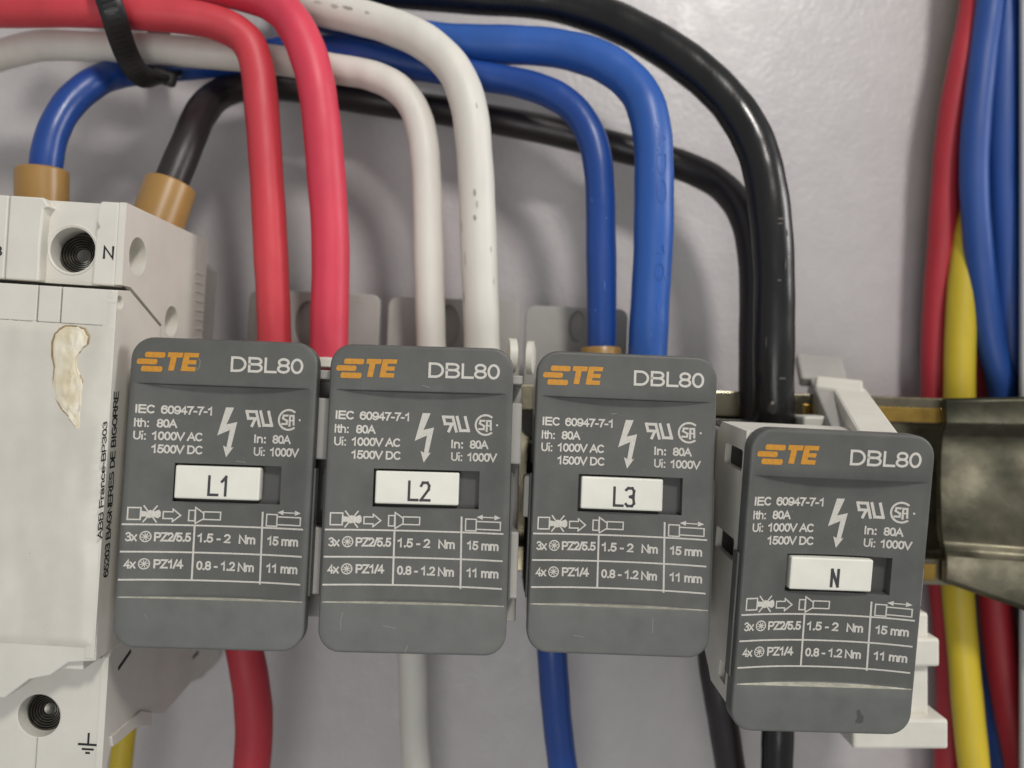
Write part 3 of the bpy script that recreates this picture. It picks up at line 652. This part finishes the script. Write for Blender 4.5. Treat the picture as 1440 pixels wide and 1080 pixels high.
for i, (px, py, ln, wd) in enumerate([(878,215,1.6,.25),(935,395,1.2,.2),(925,430,2.2,.2),(931,455,1.5,.2),(915,470,1.2,.25)]):
    scuff(find('thicker bright blue'), pb2, rb2, px, py, ln, wd, 'scratch_blue', 80+i)
for i, (px, py, ln, wd) in enumerate([(833,285,.7,.4),(852,310,.5,.3),(850,400,2.4,.2),(838,440,.6,.35)]):
    scuff(find('thin blue cable'), pb1, rb1, px, py, ln, wd, 'scratch_blue', 90+i)
# below the blocks
BG = 'cables leaving below the blocks'
cable([(338,840,142),(342,900,142),(352,960,143),(357,1020,144),(352,1100,145),(340,1200,146)], 52, 'shaded_red', 'red cable hanging below block L1', group=BG, ref=142)
cable([(574,840,152),(578,900,153),(582,960,155),(584,1030,157),(586,1100,158),(588,1220,158)], 41, 'white', 'white cable hanging below block L2', group=BG, ref=154)
cable([(775,840,143),(778,910,143),(782,980,144),(788,1050,145),(796,1120,146),(808,1220,148)], 42, 'blue', 'blue cable hanging below block L3', group=BG, ref=143)
cable([(1000,860,146),(1003,930,146),(1010,980,146),(1019,1030,147),(1030,1100,148),(1050,1220,150)], 42, 'brown_black', 'dull black cable slanting down left of block N', group=BG, ref=146)
cable([(1098,930,140),(1096,1000,140),(1094,1060,140),(1092,1120,140),(1090,1220,140)], 44, 'black', 'black cable hanging straight below block N', group=BG, ref=140)
cable([(182,960,150,1),(178,1010,150),(172,1060,150),(164,1120,150),(150,1220,150)], 31, 'yellow', 'yellow cable coming out under the white device', group=BG, ref=150)
# bundle on the right, behind the rail
RG = 'cable bundle running down behind the rail'
cable([(1380,-120,166),(1371,0,166),(1356,75,166),(1342,150,167),(1331,244,168),(1324,330,168.5),(1318,440,169.5),(1314,560,170),(1316,700,170),(1326,830,170),(1334,920,170),(1336,1000,170),(1334,1090,170),(1330,1220,170)], 38, 'shaded_red', 'dark red cable at the left edge of the right-hand bundle', group=RG, ref=168, deep=False)  # red cable; its dark tone is shade put into the base colour
cable([(1404,-120,170),(1398,0,170),(1390,100,170),(1378,220,170.5),(1362,330,166),(1354,430,164.5),(1351,530,164.5),(1348,650,165),(1346,760,165),(1347,830,165),(1355,918,164),(1362,1000,163),(1370,1080,162),(1388,1220,160)], 41, 'yellow', 'yellow cable passing down the right-hand bundle', group=RG, ref=164, deep=False)
cable([(1400,250,173),(1395,380,173),(1390,480,173),(1386,560,172),(1388,680,170),(1397,800,168.5),(1400,860,168),(1408,930,167),(1420,1000,167),(1436,1080,166),(1456,1200,165)], 43, 'shaded_red', 'red cable emerging between the yellow and blue ones on the right', group=RG, ref=169, deep=False)
cable([(1404,-120,162),(1394,0,162),(1380,90,162),(1372,180,162),(1371,270,162),(1377,370,162.5),(1393,480,163.5),(1412,556,165),(1405,700,172),(1402,900,172.5),(1403,1020,172.5),(1414,1100,172),(1430,1220,171)], 38, 'shaded_blue', 'blue cable bowed left in the right-hand bundle', group=RG, ref=163, deep=False)
cable([(1414,-120,165),(1411,0,164),(1410,110,163.5),(1411,260,163.5),(1416,380,164),(1425,510,166),(1426,640,172),(1424,800,173.5)], 42, 'shaded_blue', 'straighter blue cable against the grey cabinet side', group=RG, ref=166.5, deep=False)

# ------------------------------------------------------------------ zip tie
pts = [P(238,100,163), P(222,40,165), P(170,-60,160), P(143,-75,140), P(140,-45,127), P(151,-5,126.5), P(160,22,127.5), P(169,52,131.5), P(180,80,136), P(195,104,139.5), P(217,115,143), P(243,106,150)]
pts = [P((p.x/p.y)*F+CX, CY-(p.z/p.y)*F, DM(p.y)+.8) for p in pts]
path = smooth_path(catmull(pts, 8), 4)
hwd, th = 2.05, 0.6
sect = [(-hwd,-th),(hwd,-th),(hwd,th*.4),(hwd*.72,th),(-hwd*.72,th),(-hwd,th*.4)]
vs = []; fs = []; k = len(path); n = 6
cen = sum(path, Vector())/k
for i in range(k):
    T = (path[min(i+1,k-1)]-path[max(i-1,0)]).normalized()
    axd = Vector((1.0, 0.12, 0.38)).normalized(); axd = (axd-T*axd.dot(T)).normalized(); nn = T.cross(axd)
    if nn.dot(path[i]-cen) < 0: nn = -nn
    for a, b_ in sect: vs.append(path[i]+axd*a+nn*b_)
for j in range(k-1):
    for i in range(n): fs.append((j*n+i, j*n+(i+1)%n, (j+1)*n+(i+1)%n, (j+1)*n+i))
fs += [tuple(range(n)), tuple((k-1)*n+i for i in range(n))]
zt = thing('cable_tie', 'black nylon cable tie strapped round the bundle at top left', 'cable tie', pts[5])
st = obj('strap', vs, fs, M['tie'], None); auto(st, 40)
for v in st.data.vertices: v.co -= zt.location
st.parent = zt
tm = MB()
for i in range(12, k-12, 2):
    T = (path[i+1]-path[i-1]).normalized(); axd = Vector((1.0,.12,.38)).normalized(); axd = (axd-T*axd.dot(T)).normalized(); nn = T.cross(axd)
    if nn.dot(path[i]-cen) < 0: nn = -nn
    c = path[i]+nn*(th+.0)
    q = [c+axd*a*1.15+T*b_*.22+nn*h for h in (-.1,.13) for a, b_ in ((-1,-1),(1,-1),(1,1),(-1,1))]
    tm.add(q, [(0,3,2,1),(4,5,6,7),(0,1,5,4),(1,2,6,5),(2,3,7,6),(3,0,4,7)])
tt = tm.obj('strap_teeth', M['tie'])
for v in tt.data.vertices: v.co -= zt.location
tt.parent = zt
hd = MB().box((-2.2,-1.0,-1.4),(2.6,1.2,1.4)).obj('tie_head', M['tie'], zt, bev=0.7)
hd.location = (P(228,107,155)-pts[5])*U; hd.rotation_euler = (0.2, 0.25, 0.35)

# ------------------------------------------------------------------ DIN rail and steel bracket
th_r = math.radians(1.9)
RR = Matrix.Rotation(th_r, 3, 'Y')
rx = P(1328, 560, 154.6); rail_o = Vector((rx.x, 154.6, rx.z))
rail = thing('mounting_rail', 'yellow zinc plated mounting rail passing behind the terminal blocks', 'rail', rail_o, RR)
H = 34.5
prof = [(0,0),(0,-4.8),(1.0,-4.8),(6.6,-5.0),(6.6,-H+5.0),(1.0,-H+4.8),(0,-H+4.8),(0,-H),(1,-H),(1,-H+3.8),(7.6,-H+3.8),(7.6,-3.8),(1,-3.8),(1,0)]
slab_obj('rail_profile', [prof], -190, 6, M['zinc'], rail, 'yz', bev=0.3)
for (xa, za, zb2) in ((-26, -4.6, -1.9), (-5.5, -33.5, -30.6)):
    MB().box((xa, -.35, za), (-.6, .3, zb2)).obj('gold_highlight', M['gold'], rail, bev=.15)  # gold strips paint the reflection along the rail lips
br = thing('steel_bracket', 'dark mottled steel bracket continuing the rail to the right edge', 'bracket', rail_o)
def sec(px, lipt, web0, web1, lipb, d):
    f = lambda py, dd: Vector((P(px,0,d).x, d+dd, P(0,py,d+dd).z))
    return [f(lipt,0), f(web0-6,0), f(web0,.8), f(web0+8,4.5), f(web1-8,4.5), f(web1,.8), f(web1+4,0), f(lipb,0), f(lipb,1.2), f(web1+4,1.4), f(web1-6,6), f(web0+6,6), f(web0-6,1.4), f(lipt,1.2)]
XS = [(1330,557,606,768,819,152.5),(1385,556,607,772,838,150.5),(1440,555,608,776,857,148.5),(1560,552,612,785,905,144)]
def strip(name, pts_of, m):
    S = []
    for (px, lt, w0, w1, lb, d) in XS:
        f = lambda py, dd: Vector((P(px,0,d).x, d+dd, P(0,py,d+dd).z)); S.append([f(py, dd) for py, dd in pts_of(lt, w0, w1, lb)])
    n = len(S[0]); vs = [p for q in S for p in q]
    fs = [(j*n+i, j*n+(i+1)%n, (j+1)*n+(i+1)%n, (j+1)*n+i) for j in range(3) for i in range(n)]+[tuple(range(n)), tuple(3*n+i for i in range(n))]
    o_ = obj(name, vs, fs, M[m])
    for v in o_.data.vertices: v.co -= br.location
    o_.parent = br; return bevel(o_, 0.3, 2, 20)
strip('bracket_plate', lambda lt, w0, w1, lb: [(lt+3,.5),(lt+8,0),(w0-12,0),(w0-3,.5),(w0+6,1.5),(w0+30,2.1),((w0+w1)/2,2.3),(w1-30,2.0),(w1-6,1.3),(w1+4,.4),(w1+14,0),(lb-4,0),(lb,.6),(lb-1,1.6),(w1+12,1.6),(w1-20,3.4),(w0+20,3.4),(w0-10,1.8),(lt+3,1.6)], 'steel')
# ------------------------------------------------------------------ rail end stop behind N
es = thing('rail_end_stop', 'pale grey plastic end stop with a slanting latch arm behind block N', 'end stop', P(1240, 840, 150))
eo = P(1240, 840, 150)
def beam(a, b_, wd, tk, name, m='body', bev=.4):
    a, b_ = Vector(a)-eo, Vector(b_)-eo; T = (b_-a).normalized(); X = Vector((1,0,0)); X = (X-T*X.dot(T)).normalized(); Nn = T.cross(X)
    q = [p+X*sx_*wd/2+Nn*sy_*tk/2 for p in (a, b_) for sx_, sy_ in ((-1,-1),(1,-1),(1,1),(-1,1))]
    return MB().add(q, [(0,3,2,1),(4,5,6,7),(0,1,5,4),(1,2,6,5),(2,3,7,6),(3,0,4,7)]).obj(name, M[m], es, bev=bev)
beam(P(1192,556,154), P(1240,632,121.8), 5.9, 3.2, 'latch_arm', bev=.5)
beam(P(1178,547,157.5), P(1178,562,152), 8.2, 4.5, 'latch_lip')
beam(P(1150,505,165), P(1158,540,159), 8.6, 2.2, 'latch_tongue', 'tongue')
beam(P(1152,545,160), P(1185,618,138), 4.2, 4.5, 'latch_rib', 'tongue')
def pbox(px0, py0, px1, py1, d0, d1, name, m='body', bev=.5):
    a = P(px0, py1, d0)-eo; c = P(px1, py0, d0)-eo
    MB().box((a.x, d0-eo.y, a.z), (c.x, d1-eo.y, c.z)).obj(name, M[m], es, bev=bev)
pbox(1130, 585, 1178, 640, 143, 150, 'clamp_block')
pbox(1200, 862, 1306, 1052, 146, 151.5, 'foot_plate')
pbox(1200, 898, 1322, 938, 144.5, 153, 'foot_ledge')
pbox(1200, 1012, 1334, 1054, 143.5, 153, 'foot_ledge')

# ------------------------------------------------------------------ the white device on the left
piv = P(165, 408, 121); ROLL = math.radians(3.6)
Rd = Matrix.Rotation(ROLL, 3, 'Y'); Rdi = Rd.inverted()
dev = thing('surge_protector', 'ivory grey rail mounted device with screw holes and dried glue at left', 'surge protector', piv, Rd)
def L(px, py, d): return Rdi @ (P(px, py, d)-piv)
def LX(px, py, d): q = L(px, py, d); return (q.x, q.z)
def LS(px, py):   # point on the right flank plane (local x = 0) seen at this pixel -> (y, z)
    dr = Vector(((px-CX)/F, 1, (CY-py)/F)); dl = Rdi @ dr; o_ = Rdi @ (Vector((0,0,0))-piv)
    t_ = -o_.x/dl.x; q = o_+dl*t_; return (q.y, q.z)
XL = -95.0
zt_ = LS(176,284)[1]
zb_ = L(140,1085,126)[2]-1.5
# rear housing (profile seen on the flank)
s1 = LS(205,292); s2 = LS(288,340)
prof = [(1.2, zt_), (34, zt_), (34, zt_-2.2), (43, zt_-2.6), (43, -38), (40, -47), (31, -58), (31, -62), (26, -62), (24, zb_), (4.2, zb_), (4.2, -55.8), (4.2, -53), (4.2, 0.4), (1.2, 0.4)]
holes = []
for (cx, cy, r) in ((194,361,2.9), (241,452,2.6), (169.5,425.5,0.0)):
    if r: c = LS(cx, cy); holes.append(circ(c, r, 32)[::-1])
slots = []
bot = [LS(*q) for q in ((308,905),(309,929),(284,953),(268,960),(231,1003),(212,1003),(212,1022),(190,1024),(156,1052),(147,1085))]
panel_prof = [(1.2, zt_), (34, zt_), (34, -34), (43, -36)]+bot+[(4.6, bot[-1][1]), (4.6, -54.6), (16, -44.5), (16, -3.9), (4.2, 0.9), (1.2, 0.9)]
fl = slab_obj('flank_panel', [panel_prof]+holes, -1.0, 0, M['device'], dev, 'yz', bev=0.12)
inner = [(14, zt_-.7), (33, zt_-.7), (42, zt_-4), (42, -38), (36, -44), (22, -54), (15.5, -56), (15.5, -52), (17, -40), (17, 0), (14, 0.9)]
slab_obj('rear_housing', [inner], XL, -3.0, M['device'], dev, 'yz')
MB().box((XL, 33.6, -40), (-0.8, 43, zt_-3.5)).obj('rail_clip_housing', M['tongue'], dev, bev=1.2)
for h, rr in ((holes[0], 2.85), (holes[1], 2.55)):
    cy_ = sum(p[0] for p in h)/len(h); cz_ = sum(p[1] for p in h)/len(h)
    MB().lathe([(rr+.02, -.95), (rr+.35,-.93), (rr+.35,-2.9), (rr*.55,-2.9), (rr*.55,-2.7), (rr, -2.6)], (0, cy_, cz_), axis=(1,0,0), closed=True).obj('rivet_pocket', M['device'], dev)
for k_ in range(8):
    c = LS(281, 385+k_*13); MB().box((0, c[0]-2.2, c[1]-.18), (.09, c[0]+1.6, c[1]+.18)).obj('grip_rib', M['device'], dev, bev=.06)
# upper terminal front, built of plates round a recessed channel
a55 = L(56, 340, 122).x; a132 = L(132, 340, 122).x; a5 = L(8,340,122).x
hc = LX(104, 352, 124.5); hr = 3.35
ztop = zt_; zlow = 0.7
slab_obj('channel_plate', [rect(a55-.5, zlow, a132+.5, ztop), circ(hc, hr, 44)[::-1]], 3.2, 4.4, M['device'], dev)
slab_obj('front_plate', [[(a55, ztop), (a5+.06, ztop), (a5+.06, zlow), (a55+.0, zlow), (a55-.1, 6), (a55+.05, ztop-1.6), (a55+.9, ztop-1.3)]], 1.2, 4.0, M['device'], dev, bev=.25)
slab_obj('front_plate', [rect(XL, zlow, a5-.06, ztop)], 1.2, 4.0, M['device'], dev, bev=.25)
jag = [(a132, zlow), (a132+.05, 5), (a132+.1, ztop-4.3), (a132+.55, ztop-3.8), (a132+.1, ztop-3), (a132+.15, ztop-1), (a132+.6, ztop), (-1.03, ztop), (-1.03, zlow)]
slab_obj('front_plate', [jag], 1.2, 4.0, M['device'], dev, bev=.25)
MB().box((XL, 4.6, ztop-1.0), (-1.02, 14.5, ztop-.05)).obj('top_skin', M['device'], dev)
MB().box((XL, 6.5, -55.9), (-1.02, 15.4, -54.95)).obj('ledge_skin', M['device'], dev)
MB().lathe([(hr, -1.0), (hr+.3, -1.15), (hr+.5, -.95), (hr+.5, 0), (hr+.4, 8), (hr-.1, 8), (hr-.1, 0)], (hc[0], 4.2, hc[1]), closed=True, n=48).obj('screw_funnel', M['device'], dev)
def screw(c, y0, r):
    prof_ = [(r, 3.2), (r, 1.9)]
    for k_ in range(6):
        rr = r-.1-.34*k_; yy = 1.9+.16*k_; prof_ += [(rr, yy-.22), (rr-.10, yy-.25), (rr-.22, yy+.12)]
    m_ = MB().lathe(prof_+[(.35, 2.9)], (c[0], y0, c[1]), axis=(-.10,1,-.12), n=44); m_.obj('terminal_screw', M['screw'], dev)
    MB().lathe([(r+.6, 3.2), (r+.6, 3.5)], (c[0], y0+.4, c[1]), n=30).obj('hole_floor', M['hole'], dev)
screw((hc[0]+.4, hc[1]-.1), 3.4, 3.0)
# middle module, standing slightly proud, notched below
def F2(px, py): q = L(px, py, 121); return (q.x, q.z)
yf = 0.0
midz = F2(150, 458)[1]
for (pa, pb) in ((-200, 52), (53, 85), (86, 158)):
    xa = L(pa,430,121).x if pa > -100 else XL; xb = L(pb,430,121).x
    slab_obj('front_strip', [rect(xa+.05, midz, xb-.05, 0.0)], 0.05, 6, M['device'], dev, bev=.12)
mp_ = [(4.0, 0.35), (0.2, 0.0), (0.05,-.3), (0, -53.3), (4.4, -54.0), (15.6, -44.2), (15.6, -4.3), (4.0, 0.35)][:-1]
c = LS(168.5, 425.5)
slab_obj('module_flank', [mp_, circ(c, 1.0, 20)[::-1]], -1.4, 0.0, M['device'], dev, 'yz', bev=.12)
low = [(XL, midz), (XL, F2(0,1000)[1]), F2(6,982), F2(40,956), F2(70,950), F2(96,932), F2(134,930), (-1.45, midz)]
slab_obj('module_body', [low], 0.12, 15, M['device'], dev, bev=.2)
# smeared film over the module front: a real thin skin with an uneven thickness
V=[]; Fc=[]; nx, nz = 90, 110
x0, x1 = XL+30, -.15; z0, z1 = F2(0,903)[1], midz-.15
rf = random.Random(3)
from mathutils import noise as nz_
for j in range(nz+1):
    for i in range(nx+1):
        x = x0+(x1-x0)*i/nx; z = z0+(z1-z0)*j/nz
        if j == nz: z += .5*nz_.noise(Vector((x*.9, 3, 1)))
        if i == nx: x += .12*nz_.noise(Vector((5, z*.8, 1)))
        h = .14+.28*nz_.noise(Vector((x*.13, z*.05, 0)))+.14*nz_.noise(Vector((x*.4, z*.12, 4)))
        ex = min(1, min(j, nz-j, nx-i)/2.5)
        V.append((x, 0.06-max(.0, (.16+h)*ex)-.0, z))
for j in range(nz):
    for i in range(nx): Fc.append((j*(nx+1)+i, j*(nx+1)+i+1, (j+1)*(nx+1)+i+1, (j+1)*(nx+1)+i))
fo = obj('smeared_film', V, Fc, M['film'], dev); auto(fo, 60)
# dried glue
def blob(outline_px, h, name, m, parent, y0=0.0, seed=0):
    pts_ = [F2(*p) for p in outline_px]; cx = sum(p[0] for p in pts_)/len(pts_); cz = sum(p[1] for p in pts_)/len(pts_)
    dense = []
    for i in range(len(pts_)):
        a, b_ = Vector(pts_[i]), Vector(pts_[(i+1)%len(pts_)])
        for k_ in range(4):
            q = a.lerp(b_, k_/4); dense.append((q.x+.10*nz_.noise(Vector((q.x*2, q.y*2, seed))), q.y+.10*nz_.noise(Vector((q.x*2, q.y*2, seed+9)))))
    V = []; R_ = 9; n_ = len(dense)
    zm, zM = min(p[1] for p in dense), max(p[1] for p in dense)
    for k_ in range(R_+1):
        s = 1-k_/R_*0.97
        for (x, z) in dense:
            # shrink towards the spine
            sp = cx+(nz_.noise(Vector((0, z*.2, seed))))*.6
            xx = sp+(x-sp)*s; zz = cz+(z-cz)*(s*.25+.75) if k_ else z
            hh = h*(1-s**3)*(.75+.6*nz_.noise(Vector((xx*1.1, zz*.7, seed+2)))+.25*nz_.noise(Vector((xx*3, zz*3, seed))))
            V.append((xx, y0-.02-max(0, hh)-(.12 if k_ == 1 else 0), zz))
    Fc = [(k_*n_+i, k_*n_+(i+1)%n_, (k_+1)*n_+(i+1)%n_, (k_+1)*n_+i) for k_ in range(R_) for i in range(n_)]
    Fc.append(tuple(R_*n_+i for i in range(n_)))
    o_ = obj(name, V, Fc, M[m], parent); auto(o_, 70); return o_
out = [(84,464),(94,458),(108,459),(120,463),(126,473),(124,484),(117,490),(110,500),(109,516),(114,528),(118,535),(117,555),(118,575),(115,589),(116,600),(112,606),(107,600),(105,590),(97,585),(88,575),(81,562),(76,548),(76,532),(78,515),(75,500),(75,482),(78,470)]
cxo = sum(p[0] for p in out)/len(out); cyo = sum(p[1] for p in out)/len(out)
blob([(cxo+(x-cxo)*1.10-1, cyo+(y-cyo)*1.015) for x, y in out], 0.12, 'glue_edge', 'glue_edge', dev, -.10, 5)
blob(out, 0.42, 'dried_glue', 'glue', dev, -.12, 2)
# lower terminal block with screw hole
zl = -55.4
hc2 = LX(57, 1005, 126.4)
slab_obj('lower_front', [[(XL, zb_), (-.05, zb_), (-.05, -54.9), (-3.5, -54.8), (XL, -54.8)], circ(hc2, 3.2, 44)[::-1]], 5.0, 6.4, M['device'], dev, bev=.18)
MB().lathe([(3.2, -.0), (3.6, .3), (3.6, 9), (3.1, 9), (3.1, 1.2)], (hc2[0], 5.05, hc2[1]), closed=True, n=48).obj('screw_funnel', M['device'], dev)
screw((hc2[0]+.1, hc2[1]+.05), 5.6, 2.85)
sx0 = LX(54, 1050, 126.4)[0]
MB().box((sx0-.07, 4.93, zb_), (sx0+.07, 5.2, hc2[1]-3.3)).obj('moulding_seam', M['tongue'], dev)
MB().box((F2(108,0)[0]-.5, 1.0, -55.4), (-2.0, 8, -53.8)).obj('latch_wedge', M['device'], dev, bev=.2)
slab_obj('latch_lip', [[LS(154,1036), LS(156,1050), LS(189,1023), LS(211,1021), LS(211,1001), LS(196,999)]], -.6, .35, M['device'], dev, 'yz', bev=.15)
for (pa, pb) in (((166,941),(184,915)), ((271,925),(279,917))):
    a, b_ = LS(*pa), LS(*pb); d_ = Vector((b_[0]-a[0], b_[1]-a[1])); q = Vector((-d_.y, d_.x)).normalized()*.35
    slab_obj('flank_slot', [[(a[0]-q.x,a[1]-q.y),(a[0]+q.x,a[1]+q.y),(b_[0]+q.x,b_[1]+q.y),(b_[0]-q.x,b_[1]-q.y)]], -.2, .03, M['hole'], dev, 'yz')
# writing
def ink_on(fn): return Ink(fn)
i1 = Ink(lambda a, b_: Vector((a, 1.17, b_)))
q0 = LX(144.5, 364, 122.2); q1 = LX(160, 364, 122.2)
i1.text('N', q0[0], q1[0], q0[1], 1.95, 0.34)
q0 = LX(-12, 360, 122.2); q1 = LX(3, 360, 122.2)
i1.text('3', q0[0], q1[0], q0[1], 1.6, 0.27)
i1.obj('printed_text', M['black_ink'], dev)
i2 = Ink(lambda a, b_: Vector((a, 4.97, b_)))
e0 = L(124, 1047, 126)
i2.line([(e0.x, e0.z+1.6), (e0.x, e0.z)], .32); i2.line([(e0.x-1.35, e0.z), (e0.x+1.35, e0.z)], .34)
i2.line([(e0.x-.75, e0.z-.7), (e0.x+.75, e0.z-.7)], .3); i2.line([(e0.x-.2, e0.z-1.25), (e0.x+.2, e0.z-1.25)], .3)
i2.obj('earth_symbol', M['black_ink'], dev)
def flank_text(txt, pa, pb, h, bold=0.26):
    a, b_ = LS(*pa), LS(*pb); d_ = Vector((b_[0]-a[0], b_[1]-a[1])); ln = d_.length; d_.normalize(); up = Vector((-d_.y, d_.x))
    if up.x > 0: up = -up      # letters stand towards the front
    ink = Ink(lambda s, t_: Vector((.03, a[0]+d_.x*s+up.x*t_, a[1]+d_.y*s+up.y*t_)), (1,0,0))
    ink.text(txt, 0, ln, 0, h, bold); ink.obj('flank_text', M['black_ink'], dev)
flank_text('ABB France-BP303', (143.5,757), (151,592), 1.45)
flank_text('65203 BAGNERES DE BIGORRE', (152,810), (167,550), 1.55)
